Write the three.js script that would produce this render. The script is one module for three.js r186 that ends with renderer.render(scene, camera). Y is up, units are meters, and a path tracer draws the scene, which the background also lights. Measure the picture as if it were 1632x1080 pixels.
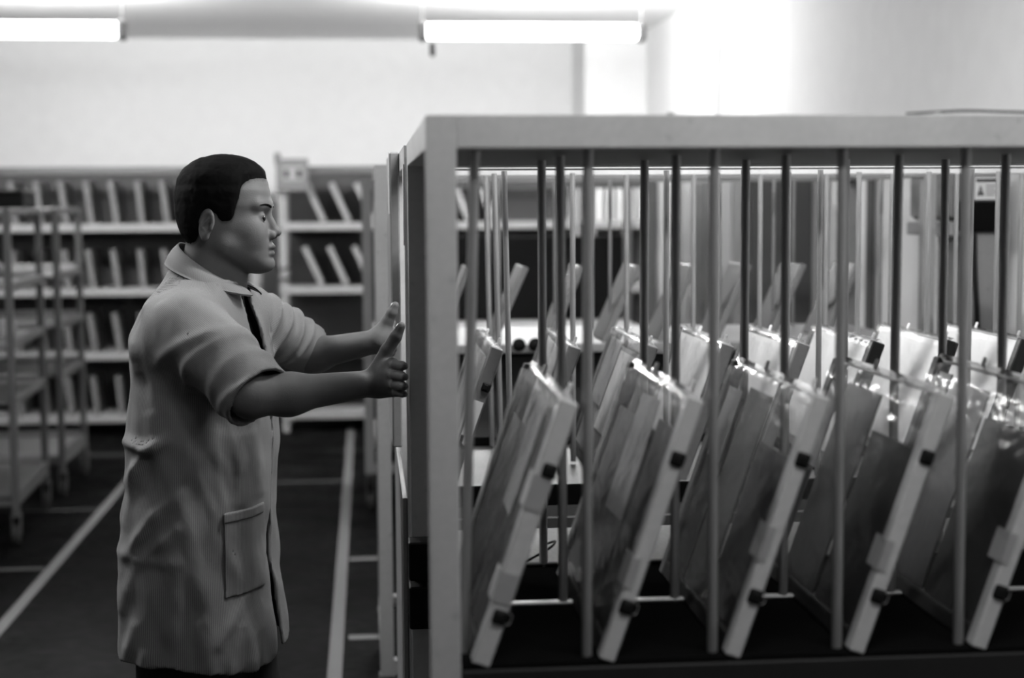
import * as THREE from 'three';
import { ConvexGeometry } from 'three/addons/geometries/ConvexGeometry.js';
import { mergeGeometries, mergeVertices } from 'three/addons/utils/BufferGeometryUtils.js';
import { ImprovedNoise } from 'three/addons/math/ImprovedNoise.js';
import { RectAreaLightUniformsLib } from 'three/addons/lights/RectAreaLightUniformsLib.js';

// ------------------------------------------------------------------ camera, light level, exposure
const scene = new THREE.Scene();
scene.background = new THREE.Color(0x000000);
const FOCAL = 2485.9;
const camera = new THREE.PerspectiveCamera(2 * Math.atan(540 / FOCAL) * 180 / Math.PI, 1632 / 1080, 0.05, 60);
camera.position.set(0, 1.58, 0);
camera.rotation.order = 'YXZ';
camera.rotation.set(-0.086087, -0.092563, -0.0060019);
camera.focus = 3.16;
camera.userData.fStop = 2.3;
const renderer = new THREE.WebGLRenderer({ antialias: true });
renderer.toneMapping = THREE.LinearToneMapping;
renderer.toneMappingExposure = 1.0;
renderer.shadowMap.enabled = true;
renderer.shadowMap.type = THREE.PCFSoftShadowMap;
RectAreaLightUniformsLib.init();
const LAMP = { rear: [46, 140, 200], middle: [112, 50, 8], left: [130, 55, 8], near: [40, 5, 3], glow: 8 };   // radiance of each tube row: down, sideways, up

const CEIL = 2.82, WALL_R = 2.03, WALL_L = -6.5, WALL_B = -11.9, WALL_F = 7;

// ------------------------------------------------------------------ helpers
const V3 = (x, y, z) => new THREE.Vector3(x, y, z);
let seed = 12345;
const rnd = () => { seed = (seed * 1664525 + 1013904223) >>> 0; return seed / 4294967296; };
const lerp = (a, b, t) => a + (b - a) * t;
const clamp = (x, a, b) => Math.min(b, Math.max(a, x));
const smooth = (a, b, x) => { const t = clamp((x - a) / (b - a), 0, 1); return t * t * (3 - 2 * t); };
const noise = new ImprovedNoise();
const N3 = (x, y, z) => noise.noise(x, y, z);
const used = new Map();
function numbered(name) {
  const n = used.get(name) || 0; used.set(name, n + 1);
  return n ? name + '_' + String(n).padStart(3, '0') : name;
}
function shade(o) { o.castShadow = true; o.receiveShadow = true; return o; }
function mesh(name, geometry, material, parent) {
  const m = shade(new THREE.Mesh(geometry, material));
  m.name = parent ? name : numbered(name);
  if (parent) {                                               // parts of one thing may share a plain name; number the repeats
    let k = 0; for (const c of parent.children) if (c.name === name || c.name.startsWith(name + '_0')) k++;
    if (k) m.name = name + '_' + String(k).padStart(3, '0');
  }
  (parent || scene).add(m);
  return m;
}
function tag(o, label, category, group, kind) {
  if (label) o.userData.label = label;
  if (category) o.userData.category = category;
  if (group) o.userData.group = group;
  if (kind) o.userData.kind = kind;
  return o;
}
function thing(name, label, category, pos = [0, 0, 0], group) {
  const g = new THREE.Group(); g.name = numbered(name); scene.add(g); g.position.set(...pos);
  return tag(g, label, category, group);
}
function copyThing(src, name, label) {
  const c = src.clone(); c.name = numbered(name); c.userData = { ...src.userData, label }; scene.add(c); return c;
}
function boxUV(g) {                                           // uv in metres from the face's main direction
  if (g.index) g = g.toNonIndexed();
  const p = g.attributes.position, uv = new Float32Array(p.count * 2);
  const a = V3(), b = V3(), c = V3(), n = V3();
  for (let i = 0; i < p.count; i += 3) {
    a.fromBufferAttribute(p, i); b.fromBufferAttribute(p, i + 1); c.fromBufferAttribute(p, i + 2);
    n.copy(b).sub(a).cross(c.clone().sub(a));
    const ax = Math.abs(n.x), ay = Math.abs(n.y), az = Math.abs(n.z);
    for (let k = 0; k < 3; k++) {
      const q = [a, b, c][k];
      const [u, v] = ax >= ay && ax >= az ? [q.z, q.y] : ay >= az ? [q.x, q.z] : [q.x, q.y];
      uv[(i + k) * 2] = u; uv[(i + k) * 2 + 1] = v;
    }
  }
  g.setAttribute('uv', new THREE.BufferAttribute(uv, 2));
  return g;
}
const boxCache = new Map();
function cbox(w, h, d, c = 0.002) {                           // box with chamfered edges, centred
  const key = [w, h, d, c].map((x) => x.toFixed(5)).join();
  if (boxCache.has(key)) return boxCache.get(key);
  c = Math.min(c, w * 0.4, h * 0.4, d * 0.4);
  const pts = [];
  for (const sx of [-1, 1]) for (const sy of [-1, 1]) for (const sz of [-1, 1]) {
    const X = sx * w / 2, Y = sy * h / 2, Z = sz * d / 2;
    pts.push(V3(X - sx * c, Y - sy * c, Z), V3(X - sx * c, Y, Z - sz * c), V3(X, Y - sy * c, Z - sz * c));
  }
  const g = boxUV(new ConvexGeometry(pts));
  boxCache.set(key, g);
  return g;
}
function at(g, x, y, z) { const k = g.clone(); k.translate(x, y, z); return k; }
function span(x0, x1, y0, y1, z0, z1, c) {                     // chamfered box between limits, baked in place
  return at(cbox(Math.abs(x1 - x0), Math.abs(y1 - y0), Math.abs(z1 - z0), c), (x0 + x1) / 2, (y0 + y1) / 2, (z0 + z1) / 2);
}
function rodGeo(a, b, r, n = 10) {                             // round bar between two points
  const A = V3(...a), B = V3(...b), L = A.distanceTo(B);
  const g = new THREE.CylinderGeometry(r, r, L, n);
  g.applyQuaternion(new THREE.Quaternion().setFromUnitVectors(V3(0, 1, 0), B.clone().sub(A).normalize()));
  g.translate((a[0] + b[0]) / 2, (a[1] + b[1]) / 2, (a[2] + b[2]) / 2);
  return g;
}
function tubeGeo(points, r, seg = 24, n = 8) {
  return new THREE.TubeGeometry(new THREE.CatmullRomCurve3(points.map((p) => V3(...p))), seg, r, n);
}
const merged = (list) => mergeGeometries(list.map((g) => { const k = g.index ? g.toNonIndexed() : g.clone(); for (const n of Object.keys(k.attributes)) if (!['position', 'normal', 'uv'].includes(n)) k.deleteAttribute(n); return k; }));
const ORD = ['first', 'second', 'third', 'fourth', 'fifth', 'sixth', 'seventh', 'eighth', 'ninth', 'tenth', 'eleventh', 'twelfth', 'thirteenth'];

// ------------------------------------------------------------------ textures (surface character only)
function dataTex(n, fn, rx, ry, color) {
  const d = new Uint8Array(n * n * 4);
  for (let j = 0; j < n; j++) for (let i = 0; i < n; i++) {
    const v = clamp(Math.round(fn(i / n, j / n) * 255), 0, 255), k = (j * n + i) * 4;
    d[k] = d[k + 1] = d[k + 2] = v; d[k + 3] = 255;
  }
  const t = new THREE.DataTexture(d, n, n);
  t.wrapS = t.wrapT = THREE.RepeatWrapping; t.magFilter = THREE.LinearFilter; t.minFilter = THREE.LinearMipmapLinearFilter; t.generateMipmaps = true;
  t.repeat.set(rx, ry); if (color) t.colorSpace = THREE.SRGBColorSpace; t.needsUpdate = true;
  return t;
}
function tiled(u, v, f, s) {                                   // noise that repeats at 1
  const a = N3(u * f, v * f, s), b = N3((u - 1) * f, v * f, s), c = N3(u * f, (v - 1) * f, s), d = N3((u - 1) * f, (v - 1) * f, s);
  return lerp(lerp(a, b, u), lerp(c, d, u), v);
}
const tPaint = dataTex(256, (u, v) => 0.93 + 0.04 * tiled(u, v, 5, 1) + 0.03 * tiled(u, v, 40, 2) - 0.08 * smooth(0.45, 0.6, tiled(u, v, 18, 5)), 2.2, 2.2, true);
const tRough = dataTex(128, (u, v) => 0.6 + 0.25 * tiled(u, v, 6, 3) + 0.12 * tiled(u, v, 25, 4), 2, 2);
const tFloor = dataTex(512, (u, v) => 0.72 + 0.3 * tiled(u, v, 5, 7) + 0.16 * tiled(u, v, 23, 8) + 0.1 * tiled(u, v, 90, 9), 0.45, 0.45, true);
const tFloorR = dataTex(256, (u, v) => 0.5 + 0.3 * tiled(u, v, 6, 17) + 0.15 * tiled(u, v, 30, 18), 0.6, 0.6);
const tWall = dataTex(256, (u, v) => 0.97 + 0.02 * tiled(u, v, 4, 11) + 0.02 * tiled(u, v, 30, 12), 0.35, 0.35, true);
const tFilm = dataTex(256, (u, v) => 0.5 + 0.5 * Math.abs(tiled(u, v + 0.25 * tiled(u, v, 3, 31), 5, 21)) + 0.12 * tiled(u, v, 22, 22), 3.0, 1.6);
const tMetal = dataTex(256, (u, v) => 0.82 + 0.12 * tiled(u, v, 4, 25) + 0.1 * tiled(u, v * 0.2, 60, 26), 3, 3, true);
const tStripe = dataTex(128, (u, v) => { const s = Math.abs(((u * 8) % 1) - 0.5) * 2; return 0.74 + 0.22 * smooth(0.2, 0.7, s) + 0.05 * tiled(u, v, 30, 29); }, 40, 12, true);
const tWeave = dataTex(128, (u, v) => 0.5 + 0.3 * Math.sin(u * 2 * Math.PI * 32) * Math.sin(v * 2 * Math.PI * 32) + 0.3 * tiled(u, v, 12, 33), 14, 14);
const tMesh = dataTex(128, (u, v) => 0.55 + 0.35 * (Math.sin(u * 2 * Math.PI * 16) * Math.sin(v * 2 * Math.PI * 16)), 9, 9, true);
const tSkin = dataTex(128, (u, v) => 0.5 + 0.5 * tiled(u, v, 30, 41), 20, 20);

const std = (v, o = {}) => new THREE.MeshStandardMaterial({ color: new THREE.Color().setRGB(v, v, v), roughness: 0.6, metalness: 0, ...o });
const phy = (v, o = {}) => new THREE.MeshPhysicalMaterial({ color: new THREE.Color().setRGB(v, v, v), roughness: 0.6, metalness: 0, ...o });
const M = {
  wall: std(0.76, { map: tWall, roughness: 0.9 }),
  ceiling: std(0.88, { map: tWall, roughness: 0.95 }),
  floor: phy(0.0075, { map: tFloor, roughnessMap: tFloorR, roughness: 1, specularIntensity: 0.03 }),
  tape: std(0.11, { map: tPaint, roughness: 0.7 }),
  paint: std(0.5, { map: tPaint, roughnessMap: tRough, roughness: 0.75 }),
  paintMid: std(0.25, { map: tPaint, roughnessMap: tRough, roughness: 0.75 }),
  deckDull: std(0.2, { map: tMetal, metalness: 0.5, roughness: 0.5 }),
  paintDark: std(0.1, { map: tPaint, roughness: 0.55 }),
  cabinet: std(0.2, { map: tPaint, roughness: 0.5 }),
  rod: std(0.45, { map: tMetal, metalness: 0.6, roughness: 0.42 }),
  deck: std(0.5, { map: tMetal, metalness: 0.7, roughness: 0.4 }),
  mat: phy(0.005, { roughness: 1, specularIntensity: 0 }),
  black: phy(0.006, { roughness: 0.6, specularIntensity: 0.3 }),
  lip: phy(0.016, { map: tPaint, roughness: 0.6, specularIntensity: 0.4 }),
  rail: std(0.5, { map: tPaint, roughness: 0.5 }),
  railGrey: std(0.2, { map: tPaint, roughness: 0.45, metalness: 0.3 }),
  sheet: std(0.15, { map: tMetal, metalness: 0.9, roughness: 0.34 }),
  sheetDark: std(0.025, { map: tMetal, metalness: 0.5, roughness: 0.38 }),
  meshSheet: std(0.02, { map: tMesh, metalness: 0.3, roughness: 0.5 }),
  paper: std(0.78, { map: tWall, roughness: 0.8 }),
  slip: std(0.3, { map: tWall, roughness: 0.7 }),
  paperGrey: std(0.4, { map: tWall, roughness: 0.8 }),
  film: phy(0.96, { transmission: 1, thickness: 0, roughness: 0.13, ior: 1.22, bumpMap: tFilm, bumpScale: 0.006, side: THREE.DoubleSide }),
  frost: phy(0.6, { transmission: 0.6, thickness: 0, roughness: 0.45, ior: 1.45, bumpMap: tFilm, bumpScale: 0.002, side: THREE.DoubleSide }),
  shelf: std(0.33, { map: tPaint, roughness: 0.6 }),
  slab: std(0.3, { map: tPaint, roughness: 0.6 }),
  slabEdge: std(0.15, { map: tPaint, roughness: 0.6 }),
  tapeFaint: std(0.025, { map: tPaint, roughness: 0.7 }),
  slabFace: std(0.15, { map: tMetal, metalness: 0.3, roughness: 0.5 }),
  backing: std(0.05, { map: tPaint, roughness: 0.7 }),
  trolley: std(0.11, { map: tPaint, roughness: 0.5, metalness: 0.2 }),
  tray: std(0.3, { map: tPaint, roughness: 0.5 }),
  rubber: std(0.02, { roughness: 0.8 }),
  lampBody: std(0.08, { roughness: 0.5 }),
  coat: std(0.235, { map: tStripe, bumpMap: tWeave, bumpScale: 0.0004, roughness: 0.75, side: THREE.DoubleSide }),
  coatPlain: std(0.22, { bumpMap: tWeave, bumpScale: 0.0004, roughness: 0.8, side: THREE.DoubleSide }),
  collarLight: std(0.42, { map: tStripe, roughness: 0.8, side: THREE.DoubleSide }),
  skin: phy(0.118, { bumpMap: tSkin, bumpScale: 0.0003, roughness: 0.62, specularIntensity: 0.5, vertexColors: true }),
  hair: phy(0.0035, { specularIntensity: 0.1, roughness: 0.75, bumpMap: tWeave, bumpScale: 0.001 }),
  cloth: std(0.008, { roughness: 0.9 }),
  eye: phy(0.2, { roughness: 0.15, clearcoat: 1 }),
  iris: phy(0.01, { roughness: 0.08, clearcoat: 1 }),
  nail: std(0.25, { roughness: 0.3 }),
  button: std(0.7, { roughness: 0.35 }),
};

// ------------------------------------------------------------------ the room
function struct(name, g, m, parent) { const o = mesh(name, g, m, parent); if (!parent) o.userData.kind = 'structure'; return o; }
struct('floor', span(WALL_L - 0.2, WALL_R + 0.2, -0.2, 0, WALL_B - 0.2, WALL_F + 0.2), M.floor);
struct('ceiling', span(WALL_L - 0.2, WALL_R + 0.2, CEIL, CEIL + 0.2, WALL_B - 0.2, WALL_F + 0.2), M.ceiling);
struct('wall_back', span(WALL_L, WALL_R, 0, CEIL, WALL_B - 0.2, WALL_B), M.wall);
struct('wall_right', span(WALL_R, WALL_R + 0.2, 0, CEIL, WALL_B - 0.2, WALL_F + 0.2), M.wall);
struct('wall_left', span(WALL_L - 0.2, WALL_L, 0, CEIL, WALL_B - 0.2, WALL_F + 0.2), M.wall);
struct('wall_front', span(WALL_L, WALL_R, 0, CEIL, WALL_F, WALL_F + 0.2), M.wall);
struct('wall_pillar', span(1.575, WALL_R - 0.001, 0.001, CEIL - 0.001, WALL_B + 0.001, -11.2, 0.006), M.wall);
struct('wall_pilaster', span(WALL_R - 0.035, WALL_R - 0.001, 0.001, CEIL - 0.001, -9.35, -8.85, 0.006), M.wall);
// floor markings
function tape(label, x0, x1, z0, z1, m = M.tape) { return tag(mesh('floor_tape', span(x0, x1, 0.0004, 0.0018, z0, z1, 0.0004), m), label, 'tape'); }
tape('long pale floor tape line running along the rack ends beside the coat', -0.152, -0.102, -11.2, -1.2);
tape('long pale floor tape line slanting past the trolleys at the lower left', -1.42, -1.37, -9.6, -1.2);
tape('short pale tape mark crossing to the rack foot, the nearer of the two', -0.085, 0.045, -5.67, -5.61);
tape('short pale tape mark crossing to the rack foot, the farther of the two', -0.095, 0.06, -6.95, -6.89);
tape('faint tape strip across the floor from the left edge to the slanting tape line', -2.3, -1.43, -6.92, -6.87, M.tapeFaint);
tape('faint tape strip across the floor under the rear trolley', -2.3, -1.43, -8.26, -8.22, M.tapeFaint);
tape('faint tape strip across the aisle behind the coat', -1.36, -0.16, -8.95, -8.90, M.tapeFaint);
tape('pale tape strip along the floor in front of the back shelves', -2.6, -1.43, -10.1, -10.03, M.tapeFaint);

// ------------------------------------------------------------------ ceiling tubes
function tubeLamp(x0, z, label, row) {
  const L = 1.2, y = 2.552, o = thing('tube_lamp', label, 'lamp', [x0, y, z]);
  const glow = std(0.9, { emissive: new THREE.Color(1, 1, 1), emissiveIntensity: LAMP.glow, roughness: 0.4 });
  const pts = [[0.0, -0.0], [0.036, 0], [0.044, 0.006], [0.046, 0.02], [0.046, L - 0.02], [0.044, L - 0.006], [0.036, L], [0, L]].map((p) => new THREE.Vector2(...p));
  const d = new THREE.LatheGeometry(pts, 20); d.rotateZ(-Math.PI / 2);
  mesh('diffuser', d, glow, o);
  for (const s of [0, 1]) {
    const e = s ? L : 0, q = s ? 1 : -1;
    mesh('end_cap', span(e + q * 0.001, e + q * 0.045, -0.055, 0.055, -0.05, 0.05, 0.01), M.lampBody, o);
    mesh('hanger', rodGeo([e - q * 0.03 + q * 0.055, 0.05, 0], [e - q * 0.03 + q * 0.055, CEIL - y - 0.001, 0], 0.004), M.lampBody, o);
  }
  const c = mesh('pull_switch', merged([tubeGeo([[0.02, 0.04, 0.052], [0.028, -0.02, 0.056], [0.03, -0.06, 0.054]], 0.003), at(new THREE.CapsuleGeometry(0.016, 0.05, 4, 10), 0.03, -0.105, 0.054)]), M.black, o);
  c.userData.label = 'dark pull switch hanging under the tube';
  for (const [dy, dz, rx, k] of [[-0.062, 0, -Math.PI / 2, LAMP[row][0]], [0, 0.062, Math.PI, LAMP[row][1]], [0, -0.062, 0, LAMP[row][1]], [0.062, 0, Math.PI / 2, LAMP[row][2]]]) {
    const a = new THREE.RectAreaLight(0xffffff, k, L - 0.04, 0.085);
    a.position.set(x0 + L / 2, y + dy, z + dz); scene.add(a);
    if (dz) a.lookAt(x0 + L / 2, y + dy + (row === 'rear' ? 0.42 : 0), z + dz * 1 + Math.sign(dz)); else a.rotation.x = rx;
  }
}
tubeLamp(0.354, -8.9, 'lit ceiling tube lamp above the back corner, the right one of the two in view', 'rear');
tubeLamp(-2.551, -8.9, 'lit ceiling tube lamp at the upper left picture edge', 'rear');
tubeLamp(0.25, -3.1, 'lit ceiling tube lamp over the middle racks, above the picture', 'middle');
tubeLamp(-2.351, -3.95, 'lit ceiling tube lamp over the open aisle, above the picture', 'left');
tubeLamp(0.1, -1.35, 'lit ceiling tube lamp above the camera side of the nearest rack', 'near');

// ------------------------------------------------------------------ racks with rods
const PITCH = 0.1762;
function rackFrame(o, { xl, xr, zf, zb, y0 = 0.13, y1 = 1.698, p = 0.04, bh = 0.044, m = M.paint }) {
  const P = (name, ...a) => mesh(name, span(...a), m, o);
  for (const x of [xl, xr - p]) for (const z of [zf, zb + p]) mesh('post', span(x, x + p, y0, y1, z - p, z, 0.0012), m, o);
  P('top_beam', xl + p, xr - p, y1 - bh, y1, zf - p, zf, 0.0012);
  P('top_beam', xl + p, xr - p, y1 - bh, y1, zb, zb + p, 0.0012);
  for (const x of [xl, xr - p]) P('side_beam', x, x + p, y1 - bh, y1, zb + p, zf - p, 0.0012);
  P('bottom_beam', xl + p, xr - p, y0, y0 + bh, zf - p, zf, 0.0012);
  P('bottom_beam', xl + p, xr - p, y0, y0 + bh, zb, zb + p, 0.0012);
  for (const x of [xl, xr - p]) P('side_beam', x, x + p, y0, y0 + bh, zb + p, zf - p, 0.0012);
  for (const x of [xl + p / 2, xr - p / 2]) for (const z of [zf - p / 2, zb + p / 2]) caster(o, x, z, y0);
}
function caster(o, x, z, y0) {
  const r = Math.min(0.045, y0 * 0.38), c = mesh('caster', merged([at(cbox(0.05, 0.008, 0.05), x, y0 - 0.004, z), at(cbox(0.004, y0 - r - 0.004, 0.03, 0.001), x - 0.02, (y0 - 0.008 + r) / 2, z), at(cbox(0.004, y0 - r - 0.004, 0.03, 0.001), x + 0.02, (y0 - 0.008 + r) / 2, z)]), M.trolley, o);
  const w = new THREE.CylinderGeometry(r, r, 0.026, 18); w.rotateZ(Math.PI / 2); w.translate(x, r + 0.001, z);
  mesh('wheel', w, M.rubber, c);
}
// ---- front rack
const rackA = thing('rod_rack', 'nearest grey steel rack with a thick square frame and rows of upright rods', 'rack', [0.08, 0, -2.07]);
{
  const o = new THREE.Group();                                 // built in room coordinates, then moved under the thing
  rackFrame(o, { xl: 0.08, xr: 1.5, zf: -2.07, zb: -3.05 });
  const rods = [[-2.1, 0.0073], [-2.38, 0.0073], [-2.644, 0.0073]];
  for (let i = 0; i < 8; i++) for (const [z, r] of rods) {
    const x = 0.298 + (i - 1) * PITCH; if (x > 1.44) continue;
    if (i === 0 && z > -2.2) { mesh('rod', rodGeo([0.128, 0.956, z - 0.035], [0.147, 1.6535, z - 0.012], r, 12), M.rod, o); continue; }
    mesh('rod', rodGeo([x + 0.0015 * Math.sin(i * 5 + z * 9), 0.956, z], [x + 0.002 * Math.sin(i * 3 + z * 7), 1.6535, z], r, 12), M.rod, o);
  }
  mesh('top_sheet', span(0.1205, 1.4595, 1.655, 1.659, -3.009, -2.111, 0.001), M.paintDark, o);
  const dk = mesh('deck', span(0.1205, 1.4595, 0.925, 0.945, -3.009, -2.1, 0.002), M.deckDull, o);
  mesh('rubber_mat', span(0.1225, 1.4585, 0.9455, 0.9555, -2.66, -2.08, 0.002), M.mat, o);
  mesh('front_lip', span(0.1205, 1.4595, 0.80, 0.948, -2.079, -2.071, 0.002), M.lip, o);
  mesh('rod_rail', span(0.1225, 1.4585, 0.956, 0.962, -2.388, -2.372, 0.002), M.deck, o).userData.label = 'bright metal rail on the dark deck';
  mesh('rod_rail', span(0.1225, 1.4585, 0.956, 0.961, -2.652, -2.636, 0.002), M.black, o);
  mesh('back_board', span(0.1205, 1.4595, 0.35, 0.915, -3.04, -3.02, 0.002), M.backing, o);
  for (const [a, b] of [[0.86, 0.935], [0.765, 0.848]]) mesh('end_block', span(0.073, 0.13, a, b, -3.008, -2.95, 0.003), M.black, o).userData.label = 'black block on the rack end';
  const s = mesh('cable', tubeGeo([[0.315, 0.958, -2.79], [0.33, 0.975, -2.74], [0.315, 0.972, -2.70], [0.27, 0.95, -2.69]], 0.0022), M.black, o);
  s.position.y = 0.002;
  for (const x of [0.41, 0.78, 1.13]) mesh('bolt', at(new THREE.CylinderGeometry(0.005, 0.006, 0.004, 8), x, 1.7, -2.09), M.rod, o);
  const cb = mesh('loose_wire', tubeGeo([[0.74, 1.7005, -2.1], [0.82, 1.7045, -2.1], [0.88, 1.704, -2.11], [1.0, 1.7005, -2.1]], 0.0018), M.black, o);
  for (const c of [...o.children]) { c.geometry = c.geometry.clone(); c.geometry.translate(-0.08, 0, 2.07); for (const k of c.children) { k.geometry = k.geometry.clone(); k.geometry.translate(-0.08, 0, 2.07); } rackA.add(c); }
}
function adopt(o, root) {                                      // bake room coordinates into the thing's own frame
  const p = root.position;
  for (const c of [...o.children]) { c.geometry = c.geometry.clone(); c.geometry.translate(-p.x, -p.y, -p.z); for (const k of c.children) { k.geometry = k.geometry.clone(); k.geometry.translate(-p.x, -p.y, -p.z); } root.add(c); }
}
// ---- second rack, back to back with the first
const rackB = thing('rod_rack', 'second rod rack standing right behind the nearest rack, under the far hand', 'rack', [0.072, 0, -3.1]);
{
  const o = new THREE.Group();
  rackFrame(o, { xl: 0.076, xr: 1.85, zf: -3.1, zb: -4.09 });
  const off = (i) => (i === 0 ? -0.012 : 0);
  for (let i = 0; i < 10; i++) for (const z of [-3.46, -3.73, -4.0]) {
    const x = 0.318 + off(i) + i * PITCH; if (x > 1.8) continue;
    mesh('rod', rodGeo([x + 0.012 * (i === 0), 0.956, z], [x, 1.6535, z], 0.0066, 12), M.rod, o);
  }
  mesh('deck', span(0.117, 1.809, 0.932, 0.95, -4.045, -3.45, 0.002), M.deckDull, o);
  mesh('front_lip', span(0.117, 1.809, 0.905, 0.952, -3.449, -3.441, 0.002), M.mat, o);
  mesh('back_lip', span(0.117, 1.809, 0.951, 0.972, -4.048, -4.03, 0.002), M.mat, o);
  mesh('top_beam', span(0.117, 1.809, 1.654, 1.698, -3.43, -3.40, 0.003), M.paint, o);
  mesh('front_board', span(0.117, 1.809, 0.3, 0.88, -3.445, -3.43, 0.002), M.backing, o);
  mesh('end_panel', span(0.066, 0.0755, 0.16, 0.99, -4.0, -3.12, 0.002), M.paintMid, o);
  mesh('end_panel', span(0.054, 0.0755, 1.03, 1.698, -4.05, -3.53, 0.003), M.paintMid, o);
  adopt(o, rackB);
}
// ---- third rack: open frame with a sliding latch, further back
const rackC = thing('rod_rack', 'third rack behind the hands, open end frame with a tall slot', 'rack', [0.02, 0, -4.7]);
{
  const o = new THREE.Group();
  rackFrame(o, { xl: 0.026, xr: 1.75, zf: -4.68, zb: -5.5, y0: 0.15, y1: 1.70, m: M.paintMid });
  for (let i = 0; i < 10; i++) for (const z of [-4.9, -5.3]) { const x = 0.24 + i * PITCH; if (x < 1.7) mesh('rod', rodGeo([x, 1.15, z], [x, 1.6555, z], 0.0055, 8), M.rod, o); }
  mesh('deck', span(0.067, 1.709, 1.12, 1.149, -5.45, -4.78, 0.003), M.tray, o);
  mesh('slot_bar', span(0.026, 0.066, 1.02, 1.07, -4.7201, -4.78, 0.003), M.paintMid, o);
  mesh('inner_post', span(0.086, 0.13, 0.16, 1.65, -4.72, -4.76, 0.003), M.paintMid, o);
  mesh('latch', merged([at(cbox(0.018, 0.05, 0.02, 0.004), 0.078, 1.10, -4.69), at(cbox(0.022, 0.01, 0.024, 0.002), 0.078, 1.07, -4.69)]), M.lampBody, o);
  for (const x of [0.462, 0.512]) { const k = new THREE.SphereGeometry(0.021, 14, 10); k.scale(1, 1, 0.8); k.translate(x, 1.15, -4.745); mesh('knob', k, M.black, o); }
  mesh('lower_board', span(0.14, 1.709, 0.25, 1.1, -4.95, -4.93, 0.003), M.backing, o);
  adopt(o, rackC);
}
const rackD = thing('rod_rack', 'fourth rack far down the aisle, a pale end post on casters', 'rack', [-0.02, 0, -8]);
{
  const o = new THREE.Group();
  rackFrame(o, { xl: -0.022, xr: 1.5, zf: -8.0, zb: -8.8, y0: 0.2, y1: 1.71, p: 0.05, m: M.paintMid });
  mesh('deck', span(0.03, 1.45, 0.9, 0.93, -8.74, -8.06, 0.003), M.tray, o);
  mesh('deck', span(0.03, 1.45, 0.35, 0.38, -8.74, -8.06, 0.003), M.tray, o);
  mesh('back_board', span(0.03, 1.45, 0.26, 1.4, -8.78, -8.76, 0.003), M.black, o);
  adopt(o, rackD);
}

// ------------------------------------------------------------------ framed screens leaning between the rods
const marks = dataTex(256, (u, v) => { let w = 0.85; const row = v * 6 % 1; if (row > 0.35 && row < 0.8) { const s = ((u * 34 + row * 0.8) % 1); if (s < 0.42 && N3(u * 9, Math.floor(v * 6), 3) > -0.25) w = 0.16; } return w; }, 1, 1, true);
M.print = std(0.8, { map: marks, roughness: 0.7 });
function filmSleeve(L, T, D) {                                  // one folded sheet: left face, over the top, right face
  const g = new THREE.PlaneGeometry(1, 1, 30, 14), p = g.attributes.position, uv = g.attributes.uv;
  const e = 0.0016, total = 2 * (L - 0.02) + T;
  for (let i = 0; i < p.count; i++) {
    const s = (p.getX(i) + 0.5) * total, z = -(p.getY(i) + 0.5) * (D - 0.004) - 0.002;
    const w = 0.005 * N3(s * 10 + z * 6 + L * 40, z * 5 - s * 3, T * 999 + D);
    let x, y;
    if (s < L - 0.02) { x = -e - Math.max(0, w); y = 0.02 + s; } else if (s < L - 0.02 + T) { x = (s - L + 0.02) / T * (T + 2 * e) - e; y = L + e + 0.006 + Math.max(0, w); } else { x = T + e + Math.max(0, w); y = L - (s - L + 0.02 - T); }
    p.setXYZ(i, x, y, z); uv.setXY(i, s, z);
  }
  g.computeVertexNormals();
  return g;
}
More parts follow.
